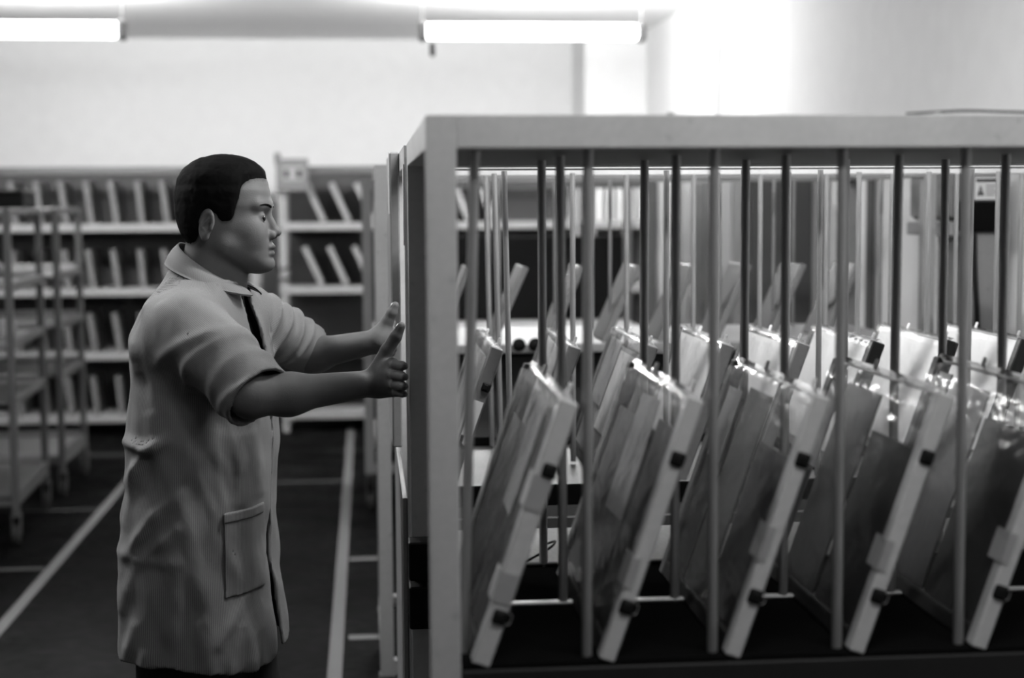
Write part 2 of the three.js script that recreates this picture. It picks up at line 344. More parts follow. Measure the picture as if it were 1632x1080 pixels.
function makeScreen({ L, T = 0.03, D = 0.5, rail, sheets, sheet, sheetTop, labels = [], clipsAt = [], tapeAt = [], barcode, hatch, lean, name, label, group, pos }) {
  const o = thing(name, label, 'framed screen', pos, group);
  o.rotation.z = -lean;
  mesh('front_rail', span(0, T, 0, L, -0.026, 0, 0.0025), rail, o);
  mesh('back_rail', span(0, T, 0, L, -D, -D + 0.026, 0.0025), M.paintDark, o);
  mesh('bottom_rail', span(0.001, T - 0.001, 0, 0.026, -D + 0.0265, -0.0265, 0.0025), M.lip, o);
  mesh('top_rail', span(0.008, T - 0.004, L - 0.006, L - 0.001, -D + 0.0265, -0.0265, 0.002), M.frost, o);
  for (const [z0, z1, top, m] of sheets || [[0.0265, D - 0.0265, sheetTop, sheet]]) mesh('screen_sheet', span(0.006, 0.009, 0.0265, top, -z1, -z0, 0.0006), m, o);
  mesh('clear_film', filmSleeve(L, T, D), M.film, o);
  for (const [z0, z1, y0, y1, m, tilt = 0] of labels) { const g = cbox(0.0012, y1 - y0, z1 - z0, 0.0003).clone(); g.rotateX(tilt); g.translate(0.0028, (y0 + y1) / 2, -(z0 + z1) / 2); mesh('paper_label', g, m, o); }
  for (const y of clipsAt) {
    const c = mesh('clip', merged([span(T - 0.0195, T + 0.0012, y - 0.0105, y + 0.0105, -0.018, 0.0035, 0.003), span(T - 0.016, T - 0.006, y - 0.006, y + 0.006, 0.0036, 0.006, 0.001)]), M.black, o);
    mesh('clip_wire', tubeGeo([[T + 0.001, y - 0.008, -0.002], [T + 0.006, y - 0.007, -0.004], [T + 0.0075, y, -0.005], [T + 0.006, y + 0.007, -0.004], [T + 0.001, y + 0.008, -0.002]], 0.0008, 16, 5), M.rod, c);
  }
  for (const [y0, y1, w] of tapeAt) mesh('tape_strip', merged([span(-0.0015, T * w, y0, y1, 0.0006, 0.0016, 0.0003), span(-0.0024, -0.0014, y0, y1, -0.045, 0.0006, 0.0003)]), M.frost, o);
  if (barcode) { const b = span(0.003, T - 0.003, barcode - 0.06, barcode + 0.045, 0.0005, 0.0014, 0.0002); mesh('barcode_label', b, M.print, o); }
  if (hatch) mesh('hatch_print', span(0.003, T - 0.003, L - 0.0006, L + 0.0006, -D * 0.85, -D * 0.3, 0.0003), M.print, o);
  mesh('peg', at(new THREE.CapsuleGeometry(0.0035, 0.012, 3, 8), T * 0.7, L + 0.011, -0.075), M.button, o);
  mesh('peg', at(new THREE.CapsuleGeometry(0.0035, 0.01, 3, 8), T * 0.4, L + 0.011, -D * 0.62), M.button, o);
  return o;
}
const DEG = Math.PI / 180;
const frontKinds = [
  { sheets: [[0.03, 0.19, 0.345, M.meshSheet], [0.20, 0.47, 0.30, M.meshSheet]], labels: [[0.12, 0.23, 0.19, 0.362, M.slip, 0.02]], tapeAt: [[0.225, 0.275, 0.95], [0.09, 0.135, 0.95]], clipsAt: [0.283, 0.072], look: 'leftmost framed screen in the nearest rack, two tapes on its pale edge' },
  { sheets: [[0.03, 0.16, 0.33, M.sheetDark], [0.165, 0.47, 0.31, M.meshSheet]], labels: [[0.17, 0.31, 0.165, 0.352, M.slip, -0.03]], tapeAt: [[0.105, 0.15, 0.5]], clipsAt: [0.295, 0.08], look: 'framed screen in the nearest rack, second from its corner post, with a wide label' },
  { sheets: [[0.03, 0.2, 0.285, M.sheetDark], [0.215, 0.35, 0.352, M.sheet], [0.36, 0.47, 0.33, M.sheetDark]], labels: [[0.37, 0.46, 0.22, 0.34, M.slip, 0]], tapeAt: [[0.14, 0.19, 0.45]], clipsAt: [0.29, 0.09], look: 'framed screen third from the corner post, shiny steel sheet under bright film' },
  { sheets: [[0.03, 0.22, 0.295, M.sheetDark], [0.235, 0.4, 0.35, M.sheet]], labels: [[0.41, 0.47, 0.2, 0.345, M.paperGrey, 0]], tapeAt: [[0.12, 0.165, 0.45]], clipsAt: [0.29, 0.085], look: 'framed screen fourth from the corner post, dark sheet ending below a clear upper band' },
  { sheets: [[0.03, 0.23, 0.31, M.sheetDark], [0.245, 0.40, 0.35, M.sheet], [0.41, 0.47, 0.36, M.sheetDark]], labels: [], tapeAt: [[0.125, 0.17, 0.45]], clipsAt: [0.28, 0.085], look: 'rightmost framed screen in the nearest rack, black sheet reaching the picture edge' },
];
frontKinds.forEach((k, i) => makeScreen({ L: 0.382, rail: M.rail, T: i ? 0.0222 : 0.0262, lean: 19.0 * DEG, name: 'framed_screen', label: k.look, group: 'framed screens in the nearest rack', pos: [0.1345 + i * PITCH, 0.957, -2.078], ...k }));
const bKinds = [
  { labels: [[0.04, 0.4, 0.09, 0.3, M.paper, 0]], barcode: 0.16, hatch: false, clipsAt: [0.24], look: 'with barcode sticker on its edge, beside the corner post' },
  { labels: [[0.12, 0.4, 0.1, 0.315, M.paper, 0.04]], clipsAt: [0.24], look: 'with white slip beside its clip, second from corner' },
  { labels: [[0.05, 0.28, 0.09, 0.29, M.paper, 0], [0.3, 0.46, 0.14, 0.31, M.paperGrey, 0]], clipsAt: [], look: 'with pale film, third from the corner post' },
  { labels: [[0.04, 0.46, 0.04, 0.32, M.paper, 0]], hatch: true, clipsAt: [], look: 'with wrinkled film and hatched print, fourth from corner' },
  { labels: [[0.04, 0.47, 0.04, 0.318, M.paper, 0]], hatch: true, clipsAt: [0.235], look: 'with a black clip, fifth from the corner post' },
  { labels: [[0.04, 0.46, 0.05, 0.322, M.paper, 0]], hatch: true, clipsAt: [], look: 'with dark printed top, sixth from the corner post' },
  { labels: [[0.03, 0.47, 0.05, 0.325, M.paper, 0]], clipsAt: [], look: 'with dark top edge, seventh from the corner post' },
  { labels: [[0.03, 0.47, 0.05, 0.325, M.paper, 0]], clipsAt: [], look: 'eighth from the corner post, at the picture edge' },
];
bKinds.forEach((k, i) => makeScreen({ L: 0.332, rail: i > 4 ? M.sheetDark : M.railGrey, sheet: M.paperGrey, sheetTop: 0.3, lean: 20 * DEG, name: 'framed_screen', label: 'framed screen in second rack ' + k.look, group: 'framed screens in the second rack', pos: [0.162 + i * PITCH, 0.952, -3.475], ...k }));

function slab(name, label, group, category, pos, w, h, d, lean, edge = M.slab, face = M.slabFace) {
  const o = thing(name, label, category, pos, group);
  o.rotation.z = -lean;
  mesh('front_edge', span(0, w, 0, h, -0.02, 0, 0.003), edge, o);
  mesh('panel', span(0.001, w - 0.001, 0.002, h - 0.002, -d, -0.0205, 0.003), face, o);
  return o;
}
for (let i = 0; i < 8; i++) slab('framed_screen', 'blurred dark framed screen on the third rack, ' + ORD[i] + ' from the left', 'framed screens on the third rack', 'framed screen', [0.20 + i * PITCH, 1.151, -4.81], 0.02, 0.262, 0.24, 24 * DEG, M.slabEdge, M.sheetDark);

// ------------------------------------------------------------------ shelves along the back wall
const TIERS = [0.14, 0.575, 1.015, 1.455];
function shelfUnit(label, x0, x1, z0 = -10.9, posts) {
  const o = thing('storage_shelf', label, 'shelf', [x0, 0, z0]);
  const D = 0.46;
  for (const x of posts) for (const z of [z0, z0 - D]) mesh('post', span(x - x0, x - x0 + 0.05, 0, 1.85, z - z0 - 0.04, z - z0, 0.004), M.shelf, o);
  for (const y of TIERS) { const b = mesh('shelf_board', span(0, x1 - x0, y - 0.02, y, -D, 0.004, 0.003), M.shelf, o); mesh('shelf_lip', span(0, x1 - x0, y - 0.045, y + 0.008, 0.0045, 0.012, 0.003), M.shelf, b); }
  mesh('top_bar', span(0, x1 - x0, 1.80, 1.85, -0.04, 0, 0.004), M.trolley, o);
  mesh('back_panel', span(0, x1 - x0, 0.14, 1.84, -D - 0.012, -D - 0.001, 0.003), M.backing, o);
  return o;
}
const shelfL = shelfUnit('long pale shelf along the back wall behind the trolleys and the man', -3.4, -0.75, -10.9, [-3.4, -0.8]);
const shelfR = shelfUnit('pale shelf along the back wall right of the man, with slanted panels', -0.60, 1.5, -10.9, [-0.60, 1.45]);
for (const [x, y] of [[-1.22, 1.455], [-1.23, 1.015]]) mesh('label_strip', span(x + 3.4, x + 3.4 + 0.21, y - 0.062, y + 0.018, 0.0125, 0.016, 0.001), M.paper, shelfL);
const rowName = ['bottom', 'second', 'third', 'top'];
for (let t = 3; t >= 0; t--) for (let i = 0; i < 8; i++) {
  const x = -2.40 + i * 0.17, h = t === 3 ? 0.30 : 0.27;
  slab('leaning_panel', 'pale-edged panel ' + ORD[i] + ' from the left on the ' + rowName[t] + ' tier of the long shelf', 'panels on the long back shelf', 'panel', [x, TIERS[t] + 0.001, -10.93], 0.035, h, 0.36, -(5 + 3 * rnd()) * DEG, M.slabEdge, M.slabFace);
}
for (const t of [3, 2]) for (let i = 0; i < 3; i++) {
  const x = (t === 3 ? -0.44 : -0.46) + i * 0.172 + (t === 3 ? 0.13 : 0.13);
  slab('leaning_panel', 'bright slanted panel ' + ORD[i] + ' from left on the ' + rowName[t] + ' tier beside the face', 'slanted panels on the right shelf', 'panel', [x, TIERS[t] + 0.006, -10.93], 0.038, 0.29, 0.36, -24 * DEG, M.slab, M.slabFace);
}
for (let i = 0; i < 3; i++) slab('leaning_panel', 'bright slanted panel on the back shelf seen between the near rods, ' + ORD[i] + ' from the left', 'slanted panels behind the rods', 'panel', [0.52 + i * 0.18, TIERS[3] + 0.006, -10.93], 0.06, 0.31, 0.36, -27 * DEG, M.slab, M.slabFace);
// white upright boards on the shelf's right end
const shelfE = shelfUnit('pale shelf in the back corner seen through the rods, with white upright boards', 1.53, 2.0, -10.7, [1.53, 1.95]);
for (let i = 0; i < 5; i++) slab('upright_board', 'white upright board in the back corner seen through the rods, ' + ORD[i] + ' from the left', 'white upright boards in the corner', 'board', [1.585 + i * 0.075, TIERS[3] + 0.001, -10.72], 0.045, 0.33, 0.34, 0, M.paper, M.paper);
// label box on top of the right shelf's post
{
  const o = thing('sign_plate', 'pale sign plate with two dark patches clamped on the shelf post beside the face', 'sign', [-0.60, 1.66, -10.86]);
  mesh('plate', span(-0.01, 0.21, 0.02, 0.24, 0, 0.02, 0.004), M.slabEdge, o);
  mesh('face', span(0.03, 0.17, 0.09, 0.19, 0.0205, 0.023, 0.001), M.slab, o);
  for (const x of [0.045, 0.13]) mesh('patch', span(x, x + 0.03, 0.11, 0.165, 0.0235, 0.025, 0.001), M.black, o);
  mesh('clamp', span(-0.02, 0.02, 0.2, 0.28, -0.03, -0.001, 0.004), M.trolley, o);
}
for (const [k, y] of [1.15, 1.08].entries()) { const g = new THREE.TorusGeometry(0.04, 0.006, 6, 20); g.rotateX(Math.PI / 2 + 0.15); tag(mesh('tie_wire', at(g, -0.575, y, -10.92), M.black), 'dark tie wire wrapped round the shelf post behind the chin, the ' + (k ? 'lower' : 'upper') + ' one', 'wire'); }

// ------------------------------------------------------------------ trolleys at the left
function trolley(label, x0, x1, z0, z1, turn, low) {
  const o = thing('tray_trolley', label, 'trolley', [x0, 0, z0]);
  o.rotation.y = turn;
  const w = x1 - x0, d = z0 - z1, p = 0.034;
  for (const x of [0, w - p]) for (const z of [0, -d + p]) mesh('post', span(x, x + p, 0.14, 1.575, z - p, z, 0.004), M.trolley, o);
  for (const y of [1.545, 0.18]) {
    for (const z of [0, -d + p]) mesh('cross_rail', span(p, w - p, y, y + 0.03, z - p, z, 0.004), y > 1 ? M.tray : M.trolley, o);
    for (const x of [0, w - p]) mesh('side_rail', span(x, x + p, y, y + 0.03, -d + p, -p, 0.004), M.trolley, o);
  }
  for (const y of [0.22, 0.66, 0.93, 1.2]) {
    const t = mesh('tray', span(p + 0.002, w - p - 0.002, y, y + 0.012, -d + 0.004, -0.004, 0.003), y === 0.93 || (y === 0.22 && low) ? M.tray : M.trolley, o);
    mesh('tray_edge', span(w - p + 0.001, w - 0.002, y - 0.012, y + 0.03, -d + p + 0.001, -p - 0.001, 0.003), M.trolley, t);
    mesh('tray_edge', span(p + 0.002, w - p - 0.002, y + 0.0125, y + 0.05, -d + 0.004, -d + 0.012, 0.003), M.tray, t);
  }
  for (const x of [p / 2, w - p / 2]) for (const z of [-p / 2, -d + p / 2]) { const g = new THREE.Group(); caster(g, x, z, 0.139); for (const c of [...g.children]) { c.name = 'caster' + (o.children.filter((q) => q.name.startsWith('caster')).length ? '_' + String(o.children.filter((q) => q.name.startsWith('caster')).length).padStart(3, '0') : ''); o.add(c); } }
  return o;
}
trolley('dark steel tray trolley on casters at the left picture edge, the nearer one', -2.41, -1.64, -7.38, -8.3, 0.045, false);
trolley('dark steel tray trolley on casters behind the nearer one, by the back shelf', -2.45, -1.655, -8.62, -9.32, 0, true);
{
  const o = thing('black_box', 'black box lying on top of the nearer trolley', 'box', [-2.3, 1.5755, -8.2]);
  mesh('body', span(0, 0.62, 0, 0.075, 0, 0.3, 0.01), M.black, o); mesh('lid', span(-0.005, 0.625, 0.0755, 0.09, -0.005, 0.305, 0.006), M.rubber, o);
  const q = thing('folded_parcel', 'pale parcel on a tray of the nearer trolley', 'parcel', [-1.98, 0.9425, -8.05]);
  mesh('body', span(0, 0.22, 0, 0.09, 0, 0.3, 0.015), M.tray, q); mesh('strap', span(0.09, 0.11, 0.0905, 0.092, 0, 0.3, 0.0005), M.rubber, q);
  const r = thing('dark_bundle', 'dark rounded bundle on the upper tray of the nearer trolley', 'bundle', [-1.95, 1.2125, -8.0]);
  const g = new THREE.CapsuleGeometry(0.06, 0.14, 6, 16); g.rotateX(Math.PI / 2); mesh('roll', at(g, 0.06, 0.06, 0), M.rubber, r); mesh('band', at(new THREE.TorusGeometry(0.061, 0.004, 6, 20), 0.06, 0.06, 0), M.tray, r);
}

// ------------------------------------------------------------------ things on the right wall, seen between the rods
{
  const o = thing('switch_cabinet', 'grey switch cabinet on the right wall seen between the rods', 'cabinet', [WALL_R - 0.17, 1.2, -5.0]);
  mesh('body', span(0, 0.168, 0.32, 0.6, -0.2, 0.2, 0.006), M.cabinet, o);
  mesh('door', span(-0.012, -0.001, 0.33, 0.59, -0.19, 0.19, 0.003), M.cabinet, o);
  mesh('ledge', span(-0.02, 0.168, 0.27, 0.315, -0.2, 0.2, 0.004), M.slab, o);
  mesh('trunk', span(0.06, 0.168, -0.6, 0.268, -0.12, 0.12, 0.004), M.cabinet, o);
  const c = document.createElement('canvas'); c.width = 256; c.height = 160; const x = c.getContext('2d');
  x.fillStyle = '#d8d8d8'; x.fillRect(0, 0, 256, 160); x.fillStyle = '#222'; x.fillRect(0, 0, 256, 26);
  x.beginPath(); x.moveTo(52, 48); x.lineTo(92, 132); x.lineTo(14, 132); x.closePath(); x.fill();
  x.fillStyle = '#d8d8d8'; x.fillRect(49, 76, 7, 30); x.fillRect(49, 112, 7, 8);
  x.fillStyle = '#444'; for (let i = 0; i < 4; i++) x.fillRect(108, 50 + i * 24, 124 - (i % 2) * 26, 8);
  const t = new THREE.CanvasTexture(c); t.colorSpace = THREE.SRGBColorSpace;
  const w = thing('warning_sign', 'small pale warning sign with a black triangle on the grey control post', 'sign', [1.849, 1.585, -4.62]);
  mesh('printed_face', at(new THREE.PlaneGeometry(0.074, 0.062), 0.037, 0.033, 0.0035), std(0.6, { map: t, roughness: 0.6 }), w);
  mesh('backing', span(-0.001, 0.075, 0, 0.066, 0, 0.003, 0.001), M.paper, w);
  const b = thing('control_post', 'grey control post carrying the warning sign near the right picture edge', 'post', [1.84, 0, -4.73]);
  mesh('head', span(0, 0.095, 1.58, 1.70, 0, 0.109, 0.005), M.cabinet, b);
  mesh('collar', span(-0.002, 0.097, 1.49, 1.5795, -0.002, 0.111, 0.004), M.mat, b);
  mesh('trunk', span(0.012, 0.09, 0.001, 1.4895, 0.02, 0.09, 0.004), M.cabinet, b);
  tag(mesh('hanging_cable', tubeGeo([[1.853, 1.489, -4.635], [1.856, 1.35, -4.63], [1.866, 1.2, -4.625], [1.862, 0.6, -4.625], [1.862, 0.02, -4.625]], 0.009, 30), M.black), 'black cable hanging down the grey control post', 'cable');
  for (const [k, z] of [-6.1, -6.75, -7.6].entries()) tag(mesh('wall_conduit', rodGeo([WALL_R - 0.02, 0.01, z], [WALL_R - 0.02, 1.75, z], 0.018, 12), M.trolley), 'dark vertical conduit on the right wall seen between rods, ' + ORD[k] + ' from the right', 'pipe', 'conduits on the right wall');
}
{
  const o = thing('locker_cabinet', 'grey locker cabinet with narrow doors along the right wall behind the rods', 'cabinet', [WALL_R - 0.3, 0, -6.98]);
  mesh('body', span(0.012, 0.298, 0.001, 1.72, -1.84, 0, 0.006), M.paintDark, o);
  for (let i = 0; i < 6; i++) { const z = -0.02 - i * 0.303; const d = mesh('door', span(0, 0.0115, 0.06, 1.69, z - 0.285, z, 0.003), [M.cabinet, M.slab, M.paintDark, M.slabFace, M.slab, M.cabinet, M.slabFace][i], o); mesh('handle', span(-0.012, -0.0005, 0.95, 1.08, z - 0.05, z - 0.035, 0.003), M.rod, d); }
}
// ------------------------------------------------------------------ paper cards at the rack ends
tag(mesh('paper_card', span(0.0525, 0.0536, 1.56, 1.70, -3.66, -3.535, 0.0003), M.paper), 'white paper card hung on the second rack end above the hands', 'card');
tag(mesh('clear_pocket', merged([span(0.0735, 0.0755, 1.5, 1.66, -3.139, -3.101, 0.0003)]), M.frost), 'clear label pocket on the second rack post, just behind the nearest rack corner', 'pocket');
// ------------------------------------------------------------------ the man
// distance-field tools: a field is meshed on a grid that skips empty blocks (surface nets)
function isoMesh(f, lo, hi, h) {
  const B = 6, nx = Math.ceil((hi[0] - lo[0]) / h / B) * B, ny = Math.ceil((hi[1] - lo[1]) / h / B) * B, nz = Math.ceil((hi[2] - lo[2]) / h / B) * B;
  const sx = nx + 1, sy = ny + 1, sz = nz + 1, val = new Float32Array(sx * sy * sz).fill(9);
  const seen = new Uint8Array(sx * sy * sz);
  const reach = h * B * 0.87 * 1.5 + 0.012;
  for (let bz = 0; bz < nz; bz += B) for (let by = 0; by < ny; by += B) for (let bx = 0; bx < nx; bx += B) {
    const c = f(lo[0] + (bx + B / 2) * h, lo[1] + (by + B / 2) * h, lo[2] + (bz + B / 2) * h), skip = Math.abs(c) > reach;
    for (let k = bz; k <= bz + B; k++) for (let j = by; j <= by + B; j++) for (let i = bx; i <= bx + B; i++) {
      const q = (k * sy + j) * sx + i;
      if (seen[q]) continue;
      if (skip) { val[q] = c > 0 ? 1 : -1; continue; }
      seen[q] = 1; val[q] = f(lo[0] + i * h, lo[1] + j * h, lo[2] + k * h);
    }
  }
  const id = new Int32Array(nx * ny * nz).fill(-1), P = [], I = [];
  const E = [[0, 1], [2, 3], [4, 5], [6, 7], [0, 2], [1, 3], [4, 6], [5, 7], [0, 4], [1, 5], [2, 6], [3, 7]];
  const c = new Float32Array(8);
  for (let k = 0; k < nz; k++) for (let j = 0; j < ny; j++) for (let i = 0; i < nx; i++) {
    let m = 0;
    for (let q = 0; q < 8; q++) { c[q] = val[((k + (q >> 2)) * sy + j + ((q >> 1) & 1)) * sx + i + (q & 1)]; if (c[q] < 0) m |= 1 << q; }
    if (m === 0 || m === 255) continue;
    let x = 0, y = 0, z = 0, n = 0;
    for (const [a, b] of E) {
      if (((m >> a) & 1) === ((m >> b) & 1)) continue;
      const t = c[a] / (c[a] - c[b]);
      x += (a & 1) + t * ((b & 1) - (a & 1)); y += ((a >> 1) & 1) + t * (((b >> 1) & 1) - ((a >> 1) & 1)); z += (a >> 2) + t * ((b >> 2) - (a >> 2)); n++;
    }
    id[(k * ny + j) * nx + i] = P.length / 3;
    P.push(lo[0] + (i + x / n) * h, lo[1] + (j + y / n) * h, lo[2] + (k + z / n) * h);
  }
  const quad = (a, b, d, e, flip) => { if (a < 0 || b < 0 || d < 0 || e < 0) return; if (flip) I.push(a, d, b, a, e, d); else I.push(a, b, d, a, d, e); };
  const C = (i, j, k) => id[(k * ny + j) * nx + i], W = (i, j, k) => val[(k * sy + j) * sx + i];
  for (let k = 1; k < nz; k++) for (let j = 1; j < ny; j++) for (let i = 1; i < nx; i++) {
    const v = W(i, j, k) < 0;
    if (v !== (W(i + 1, j, k) < 0)) quad(C(i, j - 1, k - 1), C(i, j, k - 1), C(i, j, k), C(i, j - 1, k), !v);
    if (v !== (W(i, j + 1, k) < 0)) quad(C(i - 1, j, k - 1), C(i - 1, j, k), C(i, j, k), C(i, j, k - 1), !v);
    if (v !== (W(i, j, k + 1) < 0)) quad(C(i - 1, j - 1, k), C(i, j - 1, k), C(i, j, k), C(i - 1, j, k), !v);
  }
  const g = new THREE.BufferGeometry();
  g.setAttribute('position', new THREE.Float32BufferAttribute(P, 3)); g.setIndex(I); g.computeVertexNormals();
  return g;
}
const smin = (a, b, k) => { const h = Math.max(k - Math.abs(a - b), 0) / k; return Math.min(a, b) - h * h * k * 0.25; };
const smax = (a, b, k) => -smin(-a, -b, k);
const sub = (a, b) => [a[0] - b[0], a[1] - b[1], a[2] - b[2]];
const dot = (a, b) => a[0] * b[0] + a[1] * b[1] + a[2] * b[2];
const unit = (a) => { const l = Math.hypot(...a); return [a[0] / l, a[1] / l, a[2] / l]; };
function cap(x, y, z, a, b, ra, rb) {                          // tapered capsule
  const dx = b[0] - a[0], dy = b[1] - a[1], dz = b[2] - a[2];
  const t = clamp(((x - a[0]) * dx + (y - a[1]) * dy + (z - a[2]) * dz) / (dx * dx + dy * dy + dz * dz), 0, 1);
  return Math.hypot(x - a[0] - dx * t, y - a[1] - dy * t, z - a[2] - dz * t) - ra - (rb - ra) * t;
}
function ell(x, y, z, rx, ry, rz) { const k = Math.hypot(x / rx, y / ry, z / rz), q = Math.hypot(x / (rx * rx), y / (ry * ry), z / (rz * rz)); return q < 1e-9 ? -Math.min(rx, ry, rz) : k * (k - 1) / q; }
function table(rows) {                                          // smooth interpolation, keys ascending
  return (x) => {
    if (x <= rows[0][0]) return rows[0].slice(1);
    const n = rows.length; if (x >= rows[n - 1][0]) return rows[n - 1].slice(1);
    let i = 0; while (rows[i + 1][0] < x) i++;
    const t = (x - rows[i][0]) / (rows[i + 1][0] - rows[i][0]), out = [];
    for (let c = 1; c < rows[0].length; c++) {
      const p0 = rows[Math.max(i - 1, 0)], p1 = rows[i], p2 = rows[i + 1], p3 = rows[Math.min(i + 2, n - 1)];
      const m1 = (p2[c] - p0[c]) / (p2[0] - p0[0] || 1) * (p2[0] - p1[0]), m2 = (p3[c] - p1[c]) / (p3[0] - p1[0] || 1) * (p2[0] - p1[0]);
      out.push((2 * t ** 3 - 3 * t * t + 1) * p1[c] + (t ** 3 - 2 * t * t + t) * m1 + (-2 * t ** 3 + 3 * t * t) * p2[c] + (t ** 3 - t * t) * m2);
    }
    return out;
  };
}
function sampled(fn, a, b, n) { const L = []; for (let i = 0; i <= n; i++) L.push(fn(a + (b - a) * i / n)); return (x) => { const t = clamp((x - a) / (b - a) * n, 0, n - 1e-6), i = Math.floor(t), f = t - i; return L[i].map((v, k) => v + (L[i + 1][k] - v) * f); }; }

const BASE = [-0.33, 0, -3.27];
const man = thing('person', 'man with short dark hair in a long striped short-sleeved work coat pushing the rack end', 'person', BASE);
function wear(name, g, m, parent = man) { g.translate(-BASE[0], -BASE[1], -BASE[2]); return mesh(name, g, m, parent); }

// skeleton (metres, room coordinates; R = the arm towards the camera)
const S = { R: [-0.352, 1.345, -3.095], L: [-0.262, 1.345, -3.42] };
const EL = { R: [-0.222, 1.222, -2.955], L: [-0.178, 1.236, -3.575] };
const WR = { R: [0.010, 1.230, -3.075], L: [0.022, 1.283, -3.425] };
const TH = 15 * DEG, F = [Math.cos(TH), Math.sin(TH)], LAT = [-Math.sin(TH), Math.cos(TH)];

// ---- head, in millimetres about HC: x forwards, y up, z towards the man's right
const HC = [-0.299, 1.565, -3.25], PSI = 5 * DEG;
const toHead = (x, y, z) => { const dx = (x - HC[0]) * 1000, dz = (z - HC[2]) * 1000; return [dx * Math.cos(PSI) + dz * Math.sin(PSI), (y - HC[1]) * 1000, -dx * Math.sin(PSI) + dz * Math.cos(PSI)]; };
const headRows = [[-124, 84, 66, 8], [-118, 98, 50, 26], [-110, 105, 36, 37], [-100, 106, 18, 47], [-88, 103, -6, 56], [-76, 104, -30, 62], [-64, 106, -50, 67], [-50, 104, -64, 70], [-37, 102, -72, 72], [-20, 99, -78, 74], [-8, 97, -81, 75], [4, 99, -83, 76], [17, 105, -83, 77], [30, 104.5, -83, 77], [46, 103, -80, 76], [62, 98, -75, 73], [78, 87, -66, 67], [92, 70, -53, 56], [102, 50, -38, 42], [109, 24, -16, 22], [112, 8, 0, 6]];
const headTab = sampled(table(headRows), -124, 112, 236);
function skullF(x, y, z) {
  const yy = clamp(y, -124, 112), [xf, xb, w] = headTab(yy), cx = xb + 0.46 * (xf - xb), a = x > cx ? xf - cx : cx - xb;
  const dx = x - cx, p = x > cx ? 2.35 : 2.15, k = (Math.abs(dx / a) ** p + Math.abs(z / w) ** p) ** (1 / p), r = Math.hypot(dx, z);
  let d = k < 1e-4 ? -Math.min(a, w) : r - r / k;
  if (y > 46) d = lerp(d * 0.86, ell(x - 11.5, y - 50, z, 90.5, 62, 75), smooth(46, 62, y)) / 0.86;
  const topCap = -(y + 124);
  return smax(d * 0.86, topCap, 6);
}
function earF(x, y, z) {                                         // right ear; mirrored for the left
  let X = x + 13, Y = y + 21, Z = Math.abs(z) - 79;
  const c = Math.cos(0.22), s = Math.sin(0.22); [X, Y] = [X * c - Y * s, X * s + Y * c];
  const c2 = Math.cos(0.42), s2 = Math.sin(0.42); [X, Z] = [X * c2 + Z * s2, -X * s2 + Z * c2];
  const top = Y > 0 ? 1 : 0.86;
  let d = ell(X, Y, Z, 19 * top, 31, 7);
  d = smax(d, -ell(X - 3.5, Y - 1, Z - 7.5, 12.5, 23, 7.2), 2);      // hollow inside the rim
  d = smin(d, cap(X, Y, Z, [6, 13, 2], [-7, -7, 2.5], 2.3, 2.6), 2); // inner fold
  d = smin(d, cap(X, Y, Z, [-7, -7, 2.5], [4, -17, 2], 2.6, 2.8), 2);
  d = smax(d, -ell(X - 8, Y + 4, Z - 4, 7, 9, 7), 2);
  d = smin(d, ell(X - 15, Y + 4, Z - 2, 3.5, 7, 3.5), 2.5);          // tragus
  d = smin(d, ell(X - 4, Y + 25, Z - 0.5, 9, 9, 5), 4);              // lobe
  return d;
}
function headF(px, py, pz) {
  const [x, y, z] = toHead(px, py, pz), az = Math.abs(z);
  if (Math.abs(x) > 170 || Math.abs(y) > 190) return 0.05;
  let d = skullF(x, y, z);
  d = smin(d, cap(x, y, z, [70, -78, 22], [20, -66, 57], 17, 12), 26);
  d = smin(d, cap(x, y, z, [70, -78, -22], [20, -66, -57], 17, 12), 26);
  d = smin(d, ell(x - 72, y + 38, az - 40, 22, 24, 20), 24);          // cheeks
  d = smin(d, ell(x - 92, y + 104, z, 18, 15, 21), 12);               // chin
  d = smin(d, cap(x, y, z, [96, 14, 10], [84, 17, 46], 9, 7), 16);    // brow ridges
  d = smin(d, cap(x, y, z, [96, 14, -10], [84, 17, -46], 9, 7), 16);
  d = smax(d, -ell(x - 105, y + 7, az - 31, 12, 9, 17), 14);         // eye sockets
  d = smin(d, cap(x, y, z, [98, 0, 0], [112, -36, 0], 6.5, 10), 10);    // bridge
  d = smin(d, ell(x - 116.5, y + 39.5, z, 9.5, 8.5, 10), 6);          // tip
  d = smin(d, ell(x - 106, y + 45, az - 14, 11, 9, 7.5), 5);            // wings
  d = smax(d, -ell(x - 111, y + 53.5, az - 6.5, 6, 4, 3.6), 2.5);     // nostrils
  d = smin(d, ell(x - 102.5, y + 69, z, 10.5, 7, 24), 5);             // upper lip
  d = smin(d, ell(x - 101.5, y + 83, z, 10, 7.2, 21), 5);             // lower lip
  d = smax(d, -cap(x, y + 0.0022 * z * z, z, [113.5, -76, -1], [113.5, -76, 1], 0.1, 0.1) - 0, 0.1);
  const mouthX = 112.5 - 0.014 * z * z;
  if (az < 27) d = smax(d, -(Math.hypot(x - mouthX, (y + 76.5) * 1.0) - 2.9 * (1 - az / 34)), 2.2);
  d = smin(d, Math.hypot(x - 86.5, y + 8.5, az - 31) - 12.6, 4);      // lids over the eyeball
  d = smax(d, -ell(x - 99.5, y + 9.8 - 0.05 * (az - 31), az - 32, 8, 3.8, 13), 1.2);
  d = smin(d, earF(x, y, z), 4);
  // neck
  let n = cap(x, y, z, [-10, -60, 0], [-38, -190, 0], 58, 60);
  n = smin(n, cap(x, y, z, [30, -105, 0], [22, -175, 0], 26, 30), 22);
  d = smin(d, n, 16);
  return d / 1000;
}
